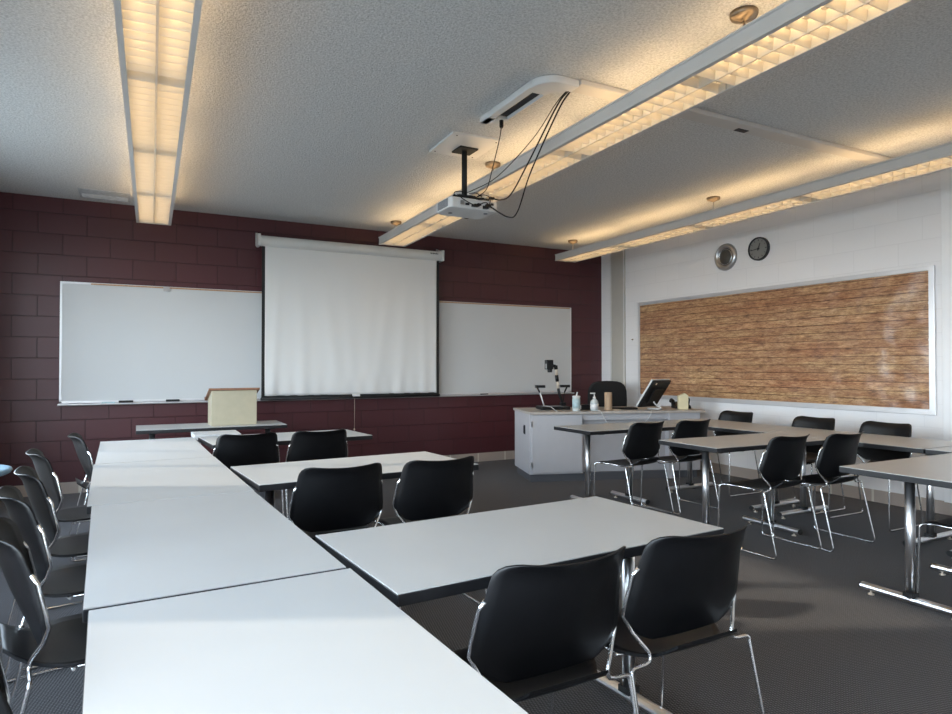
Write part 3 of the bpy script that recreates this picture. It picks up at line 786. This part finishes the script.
# ------------------------------------------------------------------ teacher desk (rotated, near the far right corner)
DR = R(-18); DX, DY = 3.75, 5.87
t = thing('teacher_desk', 'pale grey teacher desk with a cabinet end in the far right corner', 'desk', (DX, DY, 0), DR)
DL, DD, DH = 1.98, .71, .76
bm = B(); bx(bm, -.012, DL+.03, -.04, DD+.03, DH-.028, DH); obj('desktop', bm, M['desk_top'], t, bevel=.004)
bm = B(); bx(bm, 0, .60, .012, DD, .085, DH-.028); obj('cabinet', bm, M['desk_grey'], t)
bm = B(); bx(bm, .022, .585, -.006, .012, .10, DH-.036); d = obj('door', bm, M['desk_grey'], t, bevel=.002)
bm = B()
for z in (.16, .60): bx(bm, .012, .026, -.012, .0, z, z+.06)
obj('hinge', bm, M['steel'], d)
bm = B(); bx(bm, -.006, .0, .20, .26, .50, .60); bx(bm, -.012, -.006, .21, .25, .51, .59); obj('outlet', bm, M['dark_mark'], t)
bm = B(); bx(bm, .02, DL-.02, .05, DD-.05, 0, .085); obj('toe_kick', bm, M['desk_dark'], t)
bm = B(); bx(bm, .60, 1.60, .10, .12, .085, DH-.10); obj('modesty_panel', bm, M['desk_grey'], t)
bm = B(); bx(bm, .60, 1.60, .02, .04, DH-.10, DH-.028); obj('apron', bm, M['desk_grey'], t)
bm = B(); bx(bm, 1.60, 1.64, .0, DD, .0, DH-.028); obj('upright', bm, M['desk_grey'], t)
bm = B(); bx(bm, 1.64, DL, .012, DD, .085, DH-.028); obj('end_cabinet', bm, M['desk_grey'], t)

def dp(u, v, z=DH): # point on the desk
    return (DX + u*math.cos(DR) - v*math.sin(DR), DY + u*math.sin(DR) + v*math.cos(DR), z)

# document camera
t = thing('document_camera', 'document camera with a jointed ivory arm and two lamps on the teacher desk', 'document camera', dp(.375, .40, DH+.0005), DR)
bm = B(); bx(bm, -.17, .17, -.13, .13, 0, .035); obj('base', bm, M['black_plastic'], t, bevel=.008)
bm = B(); bx(bm, -.12, .10, -.11, .08, .035, .038); obj('stage', bm, M['grey_plastic'], t)
bm = B(); bx(bm, .11, .165, .02, .11, .035, .075); tube(bm, [(.14, .07, .06), (.10, .07, .17), (.085, .07, .235)], .016, 10); obj('arm_base', bm, M['black_plastic'], t, bevel=.004)
bm = B(); tube(bm, [(.085, .07, .235), (.075, .07, .315)], .016, 12); obj('arm', bm, M['ivory'], t)
bm = B(); tube(bm, [(.065, .07, .39), (.06, .07, .46)], .016, 12); obj('arm', bm, M['ivory'], t)
bm = B(); tube(bm, [(.075, .07, .315), (.065, .07, .39)], .021, 12); obj('joint', bm, M['black_plastic'], t)
bm = B(); tube(bm, [(.06, .07, .455), (.055, .07, .50)], .022, 12); tube(bm, [(.055, .07, .49), (.01, .07, .50)], .018, 12); obj('joint', bm, M['black_plastic'], t)
bm = B(); bx(bm, -.065, .015, .02, .12, .455, .565); lathe(bm, [(.028, .42), (.028, .46)], 16, (-.015, .07, 0)); obj('camera_head', bm, M['black_plastic'], t, bevel=.006)
bm = B(); bx(bm, -.070, -.0645, .03, .055, .465, .52); obj('switch', bm, M['white_plastic'], t)
for s, tx, ty, mat_ in ((-1, -.155, .0, 'white_metal'), (1, .20, .10, 'black_plastic')):
    bm = B(); x0 = -.10 if s < 0 else .15
    tube(bm, [(x0, ty, .03), (tx if s < 0 else .17, ty, .20)], .006 if s > 0 else .008, 8); obj('lamp_arm', bm, M[mat_], t)
    bm = B(); tx2 = tx if s < 0 else .17
    tube(bm, [(tx2, ty, .19), (tx2-.03*(-s if s > 0 else 1), ty, .25)], .010, 8)
    bx(bm, tx2-.05, tx2+.06, ty-.03, ty+.03, .245, .275); obj('lamp_head', bm, M['black_plastic'], t, bevel=.006)

# wipes canister
t = thing('wipes_canister', 'pale blue labelled wipes canister with a wipe sticking out, on the desk front edge', 'canister', dp(.535, .045, DH+.0005), DR)
bm = B(); lathe(bm, [(.041, 0), (.043, .004), (.043, .145), (.041, .150)], 28); obj('body', bm, M['clear_soap'], t)
bm = B(); lathe(bm, [(.0435, .035), (.0435, .13)], 28); obj('label_band', bm, M['blue_label'], t)
bm = B(); lathe(bm, [(.044, .150), (.044, .166), (.012, .170)], 28); obj('lid', bm, M['white_plastic'], t)
bm = B(); prism(bm, [(-.006, .168), (.010, .168), (.018, .205), (.006, .21)], -.002, .002, 'y'); obj('wipe', bm, M['paper_white'], t)
# pump bottle
t = thing('pump_bottle', 'white hand sanitizer pump bottle on the desk between the canister and the tan cylinder', 'bottle', dp(.755, .08, DH+.0005), DR)
bm = B(); lathe(bm, [(.040, 0), (.045, .006), (.045, .080), (.040, .108), (.020, .128), (.014, .134)], 28); obj('body', bm, M['clear_soap'], t)
bm = B(); lathe(bm, [(.016, .130), (.016, .152), (.006, .154), (.006, .184), (.012, .186), (.012, .198)], 16); bx(bm, -.045, .008, -.009, .009, .186, .198); obj('pump', bm, M['white_plastic'], t)
bm = B(); lathe(bm, [(.0456, .02), (.0456, .075)], 28); obj('label_band', bm, M['paper_white'], t)
# tan cylinder
bm = B(); lathe(bm, [(.041, 0), (.042, .003), (.042, .195), (.038, .20)], 28)
o = obj('card_tube', bm, M['kraft']); o.location = dp(.925, .10, DH+.0005); tag(o, 'plain tan cardboard cylinder standing on the desk before the black office chair', 'tube')
# black switch box next to the canister
t = thing('control_box', 'small dark box with a white front panel behind the canister on the desk', 'box', dp(.655, .24, DH+.0005), DR)
bm = B(); bx(bm, -.08, .10, -.05, .05, 0, .06); obj('case', bm, M['black_plastic'], t, bevel=.003)
bm = B(); bx(bm, -.055, -.015, -.053, -.05, .012, .052); obj('front_label', bm, M['paper_white'], t)
# folded papers / keyboard
t = thing('keyboard', 'black keyboard lying flat before the tilted monitor on the desk', 'keyboard', dp(1.15, .24, DH+.0005), DR)
bm = B(); bx(bm, -.16, .16, -.06, .06, 0, .018); obj('case', bm, M['black_plastic'], t, bevel=.004)
bm = B()
for i in range(12):
    for j in range(4): bx(bm, -.150+i*.0252, -.128+i*.0252, -.052+j*.027, -.030+j*.027, .018, .023)
obj('key_block', bm, M['black_matte'], t)
t = thing('paper_pad', 'small open notepad on the desk left of the keyboard', 'notepad', dp(1.02, .16, DH+.0005), DR+R(15))
bm = B(); bx(bm, -.05, .05, -.06, .06, 0, .008); obj('pages', bm, M['ivory'], t)
# monitor seen from behind, leaning back
t = thing('monitor', 'black flat monitor seen from behind, leaning back on a curved silver foot', 'monitor', dp(1.43, .17, DH+.0005), R(13))
mm = Matrix.Translation((0, .02, .035)) @ Matrix.Rotation(R(35), 4, 'X')   # local: x width, z up, -y rear
def mobj(name, bm, mat, **k):
    for v in bm.verts: v.co = mm @ v.co
    return obj(name, bm, mat, t, **k)
bm = B(); bx(bm, -.17, .17, -.012, .012, 0, .36); mobj('screen_case', bm, M['black_plastic'], bevel=.004)
bm = B(); bx(bm, -.09, .09, -.032, -.012, .07, .26); mobj('rear_bulge', bm, M['black_plastic'], bevel=.006)
bm = B(); bx(bm, -.172, .172, .012, .030, -.002, .362); mobj('front_bezel', bm, M['white_plastic'])
bm = B(); lathe(bm, [(.013, -.0135), (.013, -.012)], 16, (-.10, 0, .325), 'y'); mobj('round_sticker', bm, M['ivory'])
bm = B(); tube(bm, fillet([(.02, .02, .010), (.03, -.12, .010), (.10, -.12, .010), (.06, -.06, .05), (.02, -.05, .10)], .03), .009, 8); obj('stand', bm, M['white_metal'], t)
# cream holder with phone
t = thing('desk_phone', 'black desk phone behind the cream card holder at the right end of the desk', 'phone', dp(1.90, .30, DH+.0005), DR+R(-10))
bm = B(); prism(bm, [(-.09, 0), (-.09, .03), (.09, .075), (.09, 0)], -.09, .09, 'x'); obj('base', bm, M['black_plastic'], t, bevel=.006)
bm = B(); tube(bm, fillet([(-.10, -.05, .055), (-.10, -.03, .085), (-.10, .05, .10), (-.10, .08, .075)], .02), .018, 10); obj('handset', bm, M['black_plastic'], t)
bm = B(); tube(bm, fillet([(.09, 0, .05), (.10, 0, .12), (.02, 0, .13), (-.02, 0, .10)], .03), .008, 8); obj('cord', bm, M['black_plastic'], t)
t = thing('card_holder', 'cream slanted card file standing near the right end of the desk', 'file holder', dp(1.82, .10, DH+.0005), DR+R(-12))
bm = B(); prism(bm, [(-.055, 0), (-.058, .155), (.015, .185), (.055, .155), (.052, 0)], -.03, .03, 'y'); obj('body', bm, M['cream'], t, bevel=.005)
bm = B(); bx(bm, -.05, .05, -.033, -.029, .03, .11); obj('front_sheet', bm, M['cream'], t)
# white cables over the front edge
for pts, lab in (([(.76, .02, DH+.004), (.79, -.035, DH+.004), (.795, -.047, DH-.03), (.83, -.045, DH-.09), (.89, -.03, DH-.16)], 'white cable hanging over the desk front edge below the pump bottle'),
                 ([(1.40, .0, DH+.004), (1.37, -.035, DH+.004), (1.365, -.047, DH-.03), (1.33, -.045, DH-.09), (1.26, -.03, DH-.16)], 'white cable hanging over the desk front edge below the monitor'),
                 ([(.24, .24, DH+.05), (.27, .12, DH+.045), (.29, -.02, DH+.006), (.31, -.01, DH+.004)], 'thin white cable running off the document camera base')):
    bm = B(); tube(bm, fillet([dp(*p) for p in pts], .02), .0035, 6); tag(obj('cable', bm, M['white_plastic']), lab, 'cable', 'white desk cables')

# office chair behind the desk
t = thing('office_chair', 'black fabric office chair with a rounded back behind the teacher desk', 'chair', (5.42, 6.47, 0), R(165))
bm = B(); n = 24
ol = []
for k in range(n):
    a = 2*PI*k/n; ca, sa = math.cos(a), math.sin(a)
    ol.append((.27*math.copysign(abs(ca)**.55, ca), .80 + .26*math.copysign(abs(sa)**.55, sa)))
prism(bm, ol, -.27, -.20, 'y'); obj('backrest', bm, M['black_fabric'], t, bevel=.02, seg=4)
bm = B(); prism(bm, [(x_*1.0, (z_-.80)*.95) for x_, z_ in ol], .43, .51); obj('seat', bm, M['black_fabric'], t, bevel=.02, seg=4)
bm = B(); tube(bm, fillet([(0, -.10, .42), (0, -.27, .42), (0, -.285, .70)], .06), .018, 10); obj('back_support', bm, M['black_plastic'], t)
bm = B(); lathe(bm, [(.028, .10), (.028, .25), (.018, .25), (.018, .43)], 16); obj('gas_column', bm, M['black_plastic'], t)
bm = B()
for k in range(5):
    a = 2*PI*k/5; tube(bm, [(0, 0, .11), (.15*math.cos(a), .15*math.sin(a), .09), (.27*math.cos(a), .27*math.sin(a), .065)], [.022, .018, .014], 8)
obj('star_base', bm, M['black_plastic'], t)
for k in range(5):
    a = 2*PI*k/5; bm = B(); lathe(bm, [(.027, -.015), (.027, .015)], 14, (.27*math.cos(a), .27*math.sin(a), .028), 'x'); obj('caster', bm, M['rubber'], t)

# ------------------------------------------------------------------ light
w = bpy.data.worlds.new('World'); sc.world = w; w.use_nodes = True
nt = w.node_tree; bg = nt.nodes['Background']
tc = nt.nodes.new('ShaderNodeTexCoord'); sp = nt.nodes.new('ShaderNodeSeparateXYZ')
nt.links.new(tc.outputs['Generated'], sp.inputs[0])
r = nt.nodes.new('ShaderNodeValToRGB'); cr = r.color_ramp
sky = [(.455, (.115, .145, .165)), (.495, (.70, .84, .95)), (.53, (.80, .94, 1.05)), (.60, (.64, .81, .97)), (.70, (.36, .49, .64)), (1.0, (.26, .37, .52))]
while len(cr.elements) < len(sky): cr.elements.new(.5)
for el, (p_, c_) in zip(cr.elements, sky): el.position = p_; el.color = (c_[0]*1.05, c_[1], c_[2]*.955, 1)
ma = nt.nodes.new('ShaderNodeMath'); ma.operation = 'MULTIPLY_ADD'; ma.inputs[1].default_value = .5; ma.inputs[2].default_value = .5
nt.links.new(sp.outputs[2], ma.inputs[0]); nt.links.new(ma.outputs[0], r.inputs[0]); nt.links.new(r.outputs[0], bg.inputs[0])
bg.inputs[1].default_value = 12.5
for a, b in W:
    l = bpy.data.lights.new('window_portal', 'AREA'); l.shape = 'RECTANGLE'; l.size = ZH-ZS; l.size_y = b-a
    o = bpy.data.objects.new('window_portal', l); C.objects.link(o); o.location = (XL-.16, (a+b)/2, (ZS+ZH)/2)
    o.rotation_euler = (0, R(-90), 0); l.cycles.is_portal = True
s = bpy.data.lights.new('sun', 'SUN'); s.energy = 2.0; s.angle = R(1.2); s.color = (1.0, .90, .76)
o = bpy.data.objects.new('sun', s); C.objects.link(o)
d = Vector((.90, -.43, -.442)).normalized(); o.rotation_euler = d.to_track_quat('-Z', 'Y').to_euler(); o.location = (-4, 6, 4)

# ------------------------------------------------------------------ camera
cam = bpy.data.cameras.new('Camera'); co = bpy.data.objects.new('Camera', cam); C.objects.link(co)
yaw, pitch, roll = 0.48526, 0.015257, -0.000346
f = Vector((math.sin(yaw), math.cos(yaw), 0)); rt = Vector((math.cos(yaw), -math.sin(yaw), 0)); u = Vector((0,0,1))
f2 = f*math.cos(pitch) + u*math.sin(pitch); u2 = u*math.cos(pitch) - f*math.sin(pitch)
r2 = rt*math.cos(roll) + u2*math.sin(roll); u3 = u2*math.cos(roll) - rt*math.sin(roll)
m = Matrix((r2, u3, -f2)).transposed().to_4x4(); m.translation = (0, 0, 1.24523)
co.matrix_world = m
cam.sensor_width = 36; cam.lens = 645.253/952*36; cam.clip_start = .05
sc.camera = co
sc.view_settings.view_transform = 'Standard'; sc.view_settings.look = 'None'
sc.view_settings.gamma = 1; sc.view_settings.exposure = 0.60; sc.view_settings.use_curve_mapping = False
